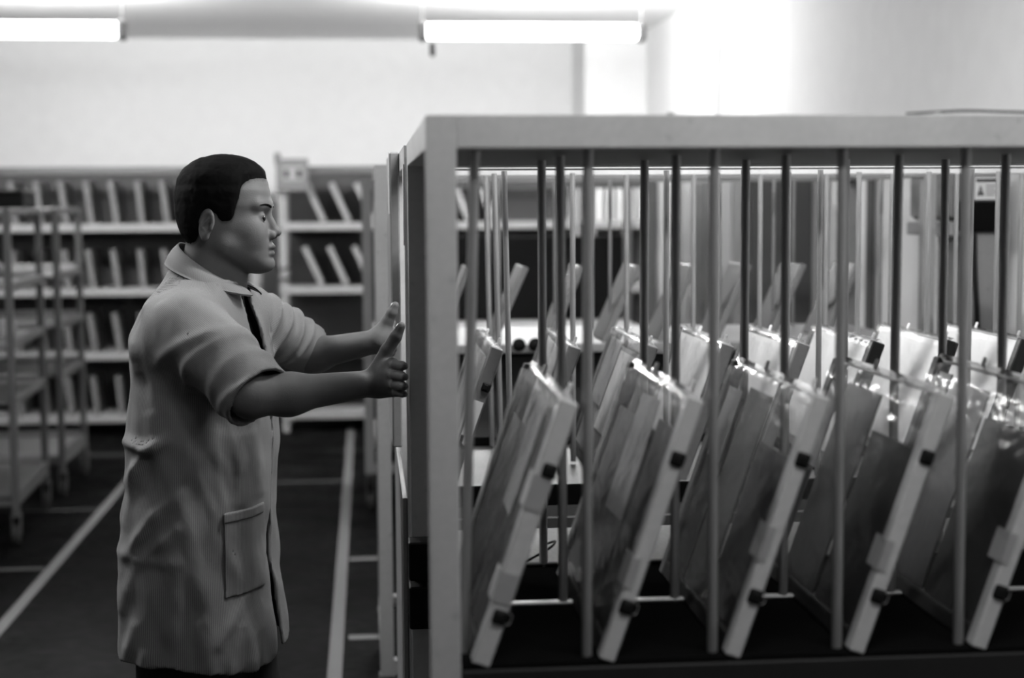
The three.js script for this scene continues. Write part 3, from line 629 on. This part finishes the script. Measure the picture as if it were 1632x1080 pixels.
const HW = (x, y, z) => [HC[0] + (x * Math.cos(PSI) - z * Math.sin(PSI)) / 1000, HC[1] + y / 1000, HC[2] + (x * Math.sin(PSI) + z * Math.cos(PSI)) / 1000];
// ---- hair: the skull grown outwards above the hairline
const hairline = table([[-95, -56], [-70, -58], [-44, -58], [-30, -40], [-22, -2], [6, 0], [13, -12], [20, -16], [36, -13], [41, -5], [46, 12], [53, 33], [56, 50], [63, 61], [74, 68], [87, 70], [100, 69], [125, 66]]);
const hairTab = sampled(hairline, -95, 125, 220);
function hairF(px, py, pz) {
  const [x, y, z] = toHead(px, py, pz);
  const edge = y - hairTab(clamp(x, -95, 125))[0] + 2.2 * N3(x * 0.22, y * 0.22, z * 0.22) + 2.0 * N3(x * 0.7, y * 0.7, z * 0.7);
  const thick = lerp(5.5, 9, smooth(20, 90, y)) + (x < -30 ? 1 : 0) + 1.2 * N3(x * 0.06, y * 0.06, z * 0.06 + 5);
  const front = smooth(62, 95, x) * 1.5;
  const t = edge < 0 ? lerp(-4, 0.2, smooth(-6, 0, edge)) : lerp(0.2, thick - front, smooth(0, 22, edge) ** 0.8);
  let d = skullF(x, y, z);
  if (y < -20 && x < 0) d = smin(d, cap(x, y, z, [-10, -60, 0], [-38, -190, 0], 58, 60), 16);
  return (d - t + 0.7 * N3(x * 0.45, y * 0.12, z * 0.45) + 0.5 * N3(x * 0.9, y * 0.3, z * 0.9)) / 1000;
}
// ---- arms
const hands = {
  R: { m: [[0.047, 1.272, -3.030], [0.044, 1.254, -3.022], [0.045, 1.236, -3.024], [0.05, 1.2195, -3.032]], z: 1, tip: [0.069, 0.069, 0.069, 0.069], len: [0.062, 0.068, 0.064, 0.05] },
  L: { m: [[0.050, 1.318, -3.478], [0.046, 1.296, -3.488], [0.047, 1.275, -3.486], [0.05, 1.255, -3.474]], z: -1, tip: [0.056, 0.056, 0.056, 0.056], len: [0.072, 0.08, 0.074, 0.058] },
};
const thumbs = { R: [[0.020, 1.258, -3.068], [0.038, 1.296, -3.066], [0.055, 1.322, -3.064], [0.066, 1.343, -3.062]], L: [[0.030, 1.302, -3.428], [0.044, 1.326, -3.424], [0.054, 1.345, -3.42], [0.061, 1.361, -3.418]] };
const fingerChain = (s, k) => { const H = hands[s], a = H.m[k], n = H.len[k], zz = H.z, dy = (1.5 - k) * 0.0005; return [a, [lerp(a[0], H.tip[k], 0.35) - 0.002, a[1] + dy, a[2] + zz * n * 0.5], [lerp(a[0], H.tip[k], 0.8), a[1] + dy * 1.6, a[2] + zz * n * 0.8], [H.tip[k], a[1] + dy * 2, a[2] + zz * n * 1.02]]; };
function handF(s, x, y, z) {
  const H = hands[s], w = WR[s];
  let d = cap(x, y, z, w, [lerp(w[0], H.m[1][0], 0.55), w[1] + 0.006, lerp(w[2], H.m[1][2], 0.4)], 0.0245, 0.023);
  for (let k = 0; k < 4; k++) d = smin(d, cap(x, y, z, [w[0] + 0.014, w[1] + (1.5 - k) * 0.009, w[2]], H.m[k], 0.0165, 0.0128), 0.012);
  const T = thumbs[s];
  let t = cap(x, y, z, T[0], T[1], 0.018, 0.0135); t = smin(t, cap(x, y, z, T[1], T[2], 0.0135, 0.0118), 0.004); t = smin(t, cap(x, y, z, T[2], T[3], 0.0118, 0.0085), 0.004);
  d = smin(d, t, 0.014);
  d = smin(d, cap(x, y, z, [0.05, w[1] - 0.012, w[2]], [0.056, w[1] + 0.01, w[2] + H.z * 0.02], 0.017, 0.014), 0.012);   // heel of the hand
  let fg = 1;
  for (let k = 0; k < 4; k++) { const c = fingerChain(s, k), r = k === 3 ? 0.0084 : 0.0096; let q = cap(x, y, z, c[0], c[1], r + 0.0008, r); q = smin(q, cap(x, y, z, c[1], c[2], r, r - 0.0008), 0.003); q = smin(q, cap(x, y, z, c[2], c[3], r - 0.0008, r - 0.002), 0.003); fg = Math.min(fg, q); }
  return smin(d, fg, 0.005);
}
function armF(s, x, y, z) {
  let d = cap(x, y, z, S[s], EL[s], 0.050, 0.039);
  const m = [lerp(EL[s][0], WR[s][0], 0.3), lerp(EL[s][1], WR[s][1], 0.3) - 0.004, lerp(EL[s][2], WR[s][2], 0.3)];
  d = smin(d, cap(x, y, z, EL[s], m, 0.038, 0.0365), 0.02);
  d = smin(d, cap(x, y, z, m, WR[s], 0.0365, 0.0255), 0.03);
  return d;
}
// ---- torso under the clothes, and the coat's own shape
const side = [[0.56, -0.500, -0.19, 0.235], [0.60, -0.505, -0.188, 0.232], [0.66, -0.511, -0.176, 0.228], [0.768, -0.513, -0.187, 0.222], [0.888, -0.509, -0.197, 0.214], [0.967, -0.500, -0.199, 0.206], [1.03, -0.491, -0.196, 0.202], [1.125, -0.489, -0.192, 0.2], [1.23, -0.483, -0.197, 0.2], [1.294, -0.476, -0.207, 0.2], [1.36, -0.459, -0.222, 0.186], [1.398, -0.438, -0.236, 0.15], [1.437, -0.405, -0.252, 0.095], [1.47, -0.385, -0.265, 0.07]];
const V = 21 * DEG;
const torsoTab = sampled(table(side.map(([y, l, r, b]) => { const e = (r - l) / 2; return [y, (l + r) / 2, Math.sqrt(Math.max(e * e - (b * Math.sin(V)) ** 2, 0.0016)) / Math.cos(V), b]; })), 0.56, 1.47, 300);
function torsoF(x, y, z, grow = 0) {
  const yy = clamp(y, 0.56, 1.47), [cx, a0, b0] = torsoTab(yy), a = a0 + grow, b = b0 + grow;
  const dx = x - cx, dz = z + 3.262, f = dx * F[0] + dz * F[1], l = dx * LAT[0] + dz * LAT[1], p = 2.3;
  const k = (Math.abs(f / a) ** p + Math.abs(l / b) ** p) ** (1 / p), r = Math.hypot(f, l);
  let d = (k < 1e-4 ? -Math.min(a, b) : r - r / k) * 0.88;
  const over = y - yy; if (over !== 0) d = Math.max(d, Math.abs(over));
  return [d, f, l, Math.max(k, 0.2), cx];
}
const CUFF = { R: [-0.206, 1.220, -2.972], L: [-0.138, 1.256, -3.548] };
const sleeveDir = { R: unit(sub(CUFF.R, S.R)), L: unit(sub(CUFF.L, S.L)) };
const creases = [                                                // folds of the near side: [x0, y0, x1, y1, height, width], room coordinates
  [-0.478, 1.112, -0.43, 1.106, 0.010, 0.011], [-0.43, 1.106, -0.395, 1.122, 0.008, 0.010], [-0.436, 1.10, -0.478, 1.03, 0.008, 0.010], [-0.45, 1.08, -0.49, 0.95, 0.005, 0.012],
  [-0.48, 0.895, -0.42, 0.975, 0.007, 0.012], [-0.42, 0.975, -0.37, 1.02, 0.004, 0.014], [-0.435, 0.90, -0.38, 0.95, 0.006, 0.010],
  [-0.505, 0.888, -0.38, 0.882, 0.003, 0.006], [-0.47, 0.865, -0.492, 0.78, 0.005, 0.010], [-0.468, 0.755, -0.492, 0.66, 0.006, 0.011], [-0.44, 0.70, -0.47, 0.62, 0.004, 0.010],
  [-0.30, 0.72, -0.255, 0.79, 0.005, 0.010], [-0.33, 0.76, -0.31, 0.60, 0.006, 0.016], [-0.265, 0.74, -0.28, 0.60, 0.006, 0.013], [-0.235, 0.72, -0.24, 0.62, 0.006, 0.012],
  [-0.255, 1.12, -0.262, 0.99, 0.006, 0.008], [-0.232, 1.12, -0.226, 1.0, 0.005, 0.010], [-0.36, 1.05, -0.30, 1.13, 0.004, 0.016], [-0.47, 1.36, -0.455, 1.26, 0.006, 0.010], [-0.455, 1.27, -0.43, 1.19, -0.006, 0.014],
  [-0.40, 1.385, -0.36, 1.40, 0.004, 0.010], [-0.30, 1.36, -0.25, 1.27, 0.004, 0.012], [-0.33, 1.37, -0.285, 1.30, 0.004, 0.010],
];
const sleeveFolds = { R: [[0.10, 0.8, 0.006, 0.012], [0.16, -0.4, 0.005, 0.014], [0.06, 2.2, 0.006, 0.014], [0.2, 1.4, 0.004, 0.010]], L: [[0.04, 0.6, 0.009, 0.010], [0.085, 0.9, 0.010, 0.010], [0.13, 0.4, 0.010, 0.010], [0.165, 1.2, 0.006, 0.008]] };
function foldsAt(x, y, z, l) {
  let h = 0.011 * N3(x * 9 + y * 5, y * 4 - x * 6, z * 9) + 0.008 * N3(x * 20 + y * 9, y * 8 - x * 12, z * 18 + 3) + 0.0016 * N3(x * 48 + y * 18, y * 14 - x * 26, z * 40 + 9);
  if (y < 0.95) h += 0.011 * N3(Math.atan2(z + 3.262, x + 0.34) * 3.2, y * 1.2, 7) * smooth(0.95, 0.7, y);
  if (l > 0) for (const c of creases) {
    const dx = c[2] - c[0], dy = c[3] - c[1], t = clamp(((x - c[0]) * dx + (y - c[1]) * dy) / (dx * dx + dy * dy), 0, 1), q = Math.hypot(x - c[0] - dx * t, y - c[1] - dy * t);
    const w = Math.max(c[5], 0.0125); if (q < w * 3) h += 2.1 * c[4] * Math.exp(-((q / w) ** 2)) * (1 - 0.5 * Math.abs(2 * t - 1));
  }
  return h;
}
function sleeveF(s, x, y, z, grow) {
  const a = S[s], e = CUFF[s], u = sleeveDir[s], far = [e[0] + u[0] * 0.03, e[1] + u[1] * 0.03, e[2] + u[2] * 0.03];
  let d = s === 'R' ? cap(x, y, z, a, far, 0.072 + grow, 0.070 + grow) : cap(x, y, z, a, far, 0.064 + grow, 0.058 + grow);
  const q = sub([x, y, z], a), t = dot(q, u);
  for (const [t0, sl, h, w] of sleeveFolds[s]) { const k = (t - t0 - sl * 0.25 * (q[1] - t * u[1]) + 0.15 * q[0] * (s === 'L' ? 1 : -1)) / w; d -= h * Math.exp(-k * k); }
  return d;
}
function coatSolid(x, y, z, grow) {
  const [t, f, l, k, cx] = torsoF(x, y, z, grow), sl = Math.min(sleeveF('R', x, y, z, grow), sleeveF('L', x, y, z, grow));
  let d = smin(t, sl, 0.05);
  if (Math.abs(d) < 0.05) {
    const w = smooth(-0.02, 0.025, sl - t);
    d -= 0.8 * ((w > 0 ? w * foldsAt(cx + (x - cx) / k, y, -3.262 + (z + 3.262) / k, l) : 0) + (w < 1 ? (1 - w) * 0.7 * foldsAt(x, y, z, -1) : 0));
  }
  return [d, f, l];
}
const slitL = table([[0.5, -0.018], [0.75, -0.022], [1.03, -0.03], [1.25, -0.022], [1.42, -0.012], [1.5, -0.005]]);
const slitW = table([[0.5, 0.022], [0.62, 0.019], [0.75, 0.014], [0.9, 0.008], [1.03, 0.0028], [1.12, 0.003], [1.2, 0.022], [1.28, 0.036], [1.35, 0.038], [1.42, 0.036], [1.46, 0.05]]);
const slitTab = sampled((y) => [slitL(y)[0], slitW(y)[0]], 0.5, 1.5, 200);
const inCuff = (s, x, y, z) => dot(sub([x, y, z], CUFF[s]), sleeveDir[s]);
function coatF(x, y, z) {
  const [o, f, l] = coatSolid(x, y, z, 0);
  let d = Math.max(o, -(o + 0.0085));                            // a cloth shell
  if (d > 0.04) return d;
  const hem = 0.642 + Math.min(0.034, 0.2 * Math.max(0, -0.22 - x)) + 0.015 * smooth(0.04, 0.13, f) * (l < slitTab(0.7)[0] ? 1 : 0) + 0.004 * N3(x * 20, 0, z * 20);
  d = Math.max(d, hem - y);
  const [sl, sw] = slitTab(clamp(y, 0.5, 1.5));
  if (f > 0.02) d = Math.max(d, sw - Math.abs(l - sl));
  d = Math.max(d, y - (1.448 - 0.03 * clamp(f / 0.12, -1, 1)));      // neckline, under the collar
  for (const s of ['R', 'L']) if (Math.hypot(x - CUFF[s][0], y - CUFF[s][1], z - CUFF[s][2]) < 0.15) d = Math.max(d, inCuff(s, x, y, z) + 0.002 * N3(x * 40, y * 40, z * 40));
  return d;
}
function coatUV(g, scale = 1) {                                   // stripes run down the body and along the sleeves
  const k = g.index ? g.toNonIndexed() : g, p = k.attributes.position, uv = new Float32Array(p.count * 2);
  for (let i = 0; i < p.count; i += 3) {
    const c = [0, 1, 2].map((j) => (p.getX(i + j)) / 3).reduce((a, b) => a + b), cy = (p.getY(i) + p.getY(i + 1) + p.getY(i + 2)) / 3, cz = (p.getZ(i) + p.getZ(i + 1) + p.getZ(i + 2)) / 3;
    const t = torsoF(c, cy, cz)[0], r = sleeveF('R', c, cy, cz, 0), l = sleeveF('L', c, cy, cz, 0), s = Math.min(r, l) < t - 0.004 ? (r < l ? 'R' : 'L') : null;
    for (let j = 0; j < 3; j++) {
      const x = p.getX(i + j), y = p.getY(i + j), z = p.getZ(i + j);
      if (s) {
        const u = sleeveDir[s], q = sub([x, y, z], S[s]), w = dot(q, u), e1 = unit([u[1], -u[0], 0]), e2 = [u[1] * e1[2] - u[2] * e1[1], u[2] * e1[0] - u[0] * e1[2], u[0] * e1[1] - u[1] * e1[0]];
        let an = Math.atan2(dot(q, e2), dot(q, e1)); uv[(i + j) * 2] = an * 0.07; uv[(i + j) * 2 + 1] = w;
      } else { uv[(i + j) * 2] = (Math.atan2(z + 3.262, x + 0.345)) * 0.17; uv[(i + j) * 2 + 1] = y; }
    }
    const us = [0, 1, 2].map((j) => uv[(i + j) * 2]); if (Math.max(...us) - Math.min(...us) > 0.2) for (let j = 0; j < 3; j++) if (us[j] < 0) uv[(i + j) * 2] += s ? 0.44 : 1.068;
  }
  k.setAttribute('uv', new THREE.BufferAttribute(uv, 2));
  return k;
}
function partBox(f, x0, x1, y0, y1, z0, z1) { return (x, y, z) => Math.max(f(x, y, z), x0 - x, x - x1, y0 - y, y - y1, z0 - z, z - z1); }

// body: one surface, from overlapping grids (trunk and legs, head, arms, hands)
const hips = { R: [-0.345, 0.90, -3.175], L: [-0.325, 0.90, -3.35] }, ankle = { R: [-0.435, 0.09, -3.15], L: [-0.235, 0.09, -3.38] };
const knee = (s) => [lerp(hips[s][0], ankle[s][0], 0.5) + 0.025, 0.5, lerp(hips[s][2], ankle[s][2], 0.5)];
function trunkF(x, y, z) {
  let d = Math.max(torsoF(x, y, z, -0.038)[0], 0.82 - y, y - 1.42);
  d = smin(d, Math.min(armF('R', x, y, z), armF('L', x, y, z)), 0.03);
  d = smin(d, cap(x, y, z, [-0.33, 1.37, -3.255], [-0.325, 1.42, -3.252], 0.056, 0.04), 0.04);
  for (const s of ['R', 'L']) { d = smin(d, cap(x, y, z, hips[s], knee(s), 0.075, 0.052), 0.05); d = smin(d, cap(x, y, z, knee(s), ankle[s], 0.05, 0.036), 0.02); }
  return d;
}
const bodyParts = [
  isoMesh(trunkF, [-0.56, 0.04, -3.72], [0.06, 1.47, -2.84], 0.010),
  isoMesh((x, y, z) => Math.max(headF(x, y, z), 1.40 - y), [-0.42, 1.39, -3.37], [-0.14, 1.70, -3.13], 0.0021),
  isoMesh((x, y, z) => smin(armF('R', x, y, z), handF('R', x, y, z), 0.012), [-0.28, 1.14, -3.14], [0.09, 1.37, -2.88], 0.0032),
  isoMesh((x, y, z) => smin(armF('L', x, y, z), handF('L', x, y, z), 0.012), [-0.24, 1.18, -3.65], [0.09, 1.39, -3.37], 0.0032),
];
const body = mergeGeometries(bodyParts.map((g) => g));
{
  const p = body.attributes.position, col = new Float32Array(p.count * 3), uv = new Float32Array(p.count * 2);
  for (let i = 0; i < p.count; i++) {
    const [x, y, z] = toHead(p.getX(i), p.getY(i), p.getZ(i));
    let c = 1 + 0.06 * N3(x * 0.05, y * 0.05, z * 0.05);
    if (y > -70) { const e = y - hairTab(clamp(x, -95, 125))[0]; if (Math.abs(z) < 77 || y > 15 || x > 12) c *= 1 - 0.6 * smooth(-9, 1, e + 2 * N3(x * 0.3, y * 0.3, z * 0.3)); }
    if (y > -140) { const lip = Math.max(1 - Math.hypot((y + 70) / 7, z / 25), 1 - Math.hypot((y + 83) / 7.5, z / 22)); if (x > 95 && lip > 0) c *= 1 - 0.42 * smooth(0, 0.35, lip); }
    col[i * 3] = col[i * 3 + 1] = col[i * 3 + 2] = c; uv[i * 2] = p.getX(i) + p.getZ(i); uv[i * 2 + 1] = p.getY(i) + 0.3 * p.getZ(i);
  }
  body.setAttribute('color', new THREE.BufferAttribute(col, 3)); body.setAttribute('uv', new THREE.BufferAttribute(uv, 2));
}
wear('body', body, M.skin);
{
  const g = isoMesh(hairF, [-0.43, 1.48, -3.36], [-0.15, 1.71, -3.14], 0.003); const p = g.attributes.position, uv = new Float32Array(p.count * 2); for (let i = 0; i < p.count; i++) { uv[i * 2] = p.getX(i); uv[i * 2 + 1] = p.getY(i); } g.setAttribute('uv', new THREE.BufferAttribute(uv, 2));
  wear('hair', g, M.hair);
}
function skinX(y, z) { for (let x = 132; x > 40; x -= 0.5) if (headF(...HW(x, y, z)) < 0) return x; return 90; }
for (const s of [1, -1]) {
  const b = []; for (let k = 0; k < 14; k++) { const t = k / 13, zz = 13 + 37 * t, g = new THREE.SphereGeometry(1, 10, 8); g.scale(0.002, 0.0027 * (1 - 0.6 * t * t), 0.0042); const yy = 13 + 4.5 * Math.sin(t * 2.2), q = HW(skinX(yy, s * zz) - 0.6, yy, s * zz); g.translate(...q); b.push(g); }
  wear('eyebrow', merged(b), M.hair);
  const e = new THREE.SphereGeometry(0.0117, 24, 16); e.translate(...HW(86.5, -8.5, s * 31)); const eye = wear('eye', e, M.eye);
  const q = HW(95.6, -9.6, s * 31 + 1.5), ir = new THREE.SphereGeometry(0.0072, 18, 12); ir.scale(0.6, 1, 1); ir.translate(...q); wear('iris', ir, M.iris, eye);
  const lash = tubeGeo([-11, -6, 0, 6, 10].map((t) => HW(98.6 - 0.03 * t * t - Math.max(0, t) * 0.12, -6.6 - 0.022 * t * t, s * (31.5 + t))), 0.0008, 16, 6); wear('eyelash', lash, M.hair, eye);
}
for (const s of ['R', 'L']) { const T = thumbs[s], g = new THREE.SphereGeometry(1, 12, 8); g.scale(0.0018, 0.0075, 0.0058); g.rotateZ(-0.5); g.translate(lerp(T[2][0], T[3][0], 0.75) - 0.0068, lerp(T[2][1], T[3][1], 0.75) + 0.0042, T[3][2]); wear('thumbnail', g, M.nail); }
// shirt, trousers, shoes
wear('undershirt', isoMesh((x, y, z) => { const [d, f] = torsoF(x, y, z, -0.028); return Math.max(Math.min(smin(d, cap(x, y, z, [-0.33, 1.37, -3.255], [-0.315, 1.46, -3.252], 0.066, 0.064), 0.04), 1), 0.8 - y, y - (1.437 - 0.028 * clamp(f / 0.1, -1, 1))); }, [-0.52, 0.78, -3.50], [-0.15, 1.46, -3.02], 0.007), M.cloth);
wear('trousers', isoMesh((x, y, z) => { let d = Math.max(torsoF(x, y, z, -0.024)[0], y - 0.95, 0.8 - y); for (const s of ['R', 'L']) { const k = knee(s), a = [ankle[s][0] - 0.005, 0.055, ankle[s][2]]; d = smin(d, cap(x, y, z, [hips[s][0] - 0.03, hips[s][1], hips[s][2]], [k[0] - 0.025, k[1], k[2]], 0.112, 0.085), 0.03); d = smin(d, cap(x, y, z, [k[0] - 0.02, k[1], k[2]], a, 0.083, 0.066), 0.02); } d -= 0.003 * N3(x * 14, y * 7, z * 14); return Math.max(d, 0.045 - y); }, [-0.54, 0.03, -3.53], [-0.13, 0.97, -3.0], 0.009), M.cloth);
for (const s of ['R', 'L']) { const [ax, , az] = ankle[s]; wear('shoe', isoMesh((x, y, z) => { let d = cap(x, y, z, [ax - 0.045, 0.04, az], [ax + 0.15, 0.028, az + 0.01], 0.042, 0.036); d = smin(d, cap(x, y, z, [ax, 0.06, az], [ax, 0.1, az], 0.045, 0.042), 0.04); return Math.max(d, 0.001 - y, y - 0.11); }, [ax - 0.12, -0.005, az - 0.07], [ax + 0.22, 0.13, az + 0.08], 0.006), M.rubber); }
// the coat with its own pieces
const coat = wear('work_coat', coatUV(isoMesh(coatF, [-0.56, 0.57, -3.68], [-0.07, 1.47, -2.86], 0.0042)), M.coat);
coat.userData.label = 'long striped work coat with short sleeves';
const patch = (d, x0, x1, y0, y1, z0, z1, h) => coatUV(isoMesh(partBox((x, y, z) => { const o = coatSolid(x, y, z, 0)[0]; return Math.max(o - d, -o - 0.001); }, x0, x1, y0, y1, z0, z1), [x0 - 0.01, y0 - 0.01, z0 - 0.01], [x1 + 0.01, y1 + 0.01, z1 + 0.01], h));
const pocket = wear('pocket', patch(0.0045, -0.288, -0.216, 0.805, 0.975, -3.25, -3.0, 0.0036), M.coat, coat);
wear('pocket_hem', patch(0.007, -0.288, -0.216, 0.955, 0.976, -3.25, -3.0, 0.0036), M.coat, coat);
{
  // collar: a folded band round the neck, standing at the back, pointed at the front
  const rows = [], n = 72, mth = 8, P = [], I = [];
  for (let i = 0; i <= n; i++) {
    const t = i / n, a = lerp(16, 344, t) * DEG, ca = Math.cos(a), sa = Math.sin(a), fr = smooth(0.45, 1, ca);
    const top = [-0.318 + 0.066 * ca, 1.462 - 0.044 * ca, 0.066 * sa], low = [-0.322 + (0.09 + 0.016 * fr) * ca, 1.432 - 0.034 * ca, (0.094 + 0.008 * fr) * sa];
    const turn = (q) => { const x = q[0] + 0.318, z = q[2]; return [-0.318 + x * F[0] - z * F[1] * 1, q[1], -3.252 + x * F[1] + z * F[0]]; };
    for (let j = 0; j <= mth; j++) { const k = j / mth; const b = 0.0025 * Math.sin(Math.PI * k); P.push(...turn([lerp(top[0], low[0], k) + b * ca, lerp(top[1], low[1], k) + b * 1.2, lerp(top[2], low[2], k) + b * sa])); }
  }
  const rowN = mth + 1, cnt = P.length / 3;
  for (let i = 0; i < cnt; i++) P.push(P[i * 3] - 0.0025 * Math.sign(P[i * 3] + 0.318) * 0.7, P[i * 3 + 1] - 0.003, P[i * 3 + 2] - 0.0025 * Math.sign(P[i * 3 + 2] + 3.252) * 0.7);
  for (let i = 0; i < n; i++) for (let j = 0; j < mth; j++) { const a = i * rowN + j, b = a + 1, c = a + rowN, d = c + 1; I.push(a, c, b, b, c, d, cnt + a, cnt + b, cnt + c, cnt + b, cnt + d, cnt + c); }
  for (let i = 0; i < n; i++) for (const j of [0, mth]) { const a = i * rowN + j, c = a + rowN; I.push(a, cnt + a, c, c, cnt + a, cnt + c); }
  const g = new THREE.BufferGeometry(); g.setAttribute('position', new THREE.Float32BufferAttribute(P, 3)); g.setIndex(I); g.computeVertexNormals();
  wear('collar', coatUV(g), M.coat, coat);
}
function surfaceAt(yy, lat) { const [cx, a, b] = torsoTab(yy); const f = a * Math.sqrt(Math.max(0, 1 - (lat / b) ** 2)) + 0.004; return [cx + f * F[0] + lat * LAT[0], yy, -3.262 + f * F[1] + lat * LAT[1]]; }
for (const y of [1.29]) { const g = new THREE.CylinderGeometry(0.0062, 0.0062, 0.003, 16); g.rotateZ(Math.PI / 2); g.rotateY(-TH); const [sl, sw] = slitTab(y); g.translate(...surfaceAt(y, sl + sw + 0.011)); wear('button', g, M.button, coat); }
renderer.render(scene, camera);
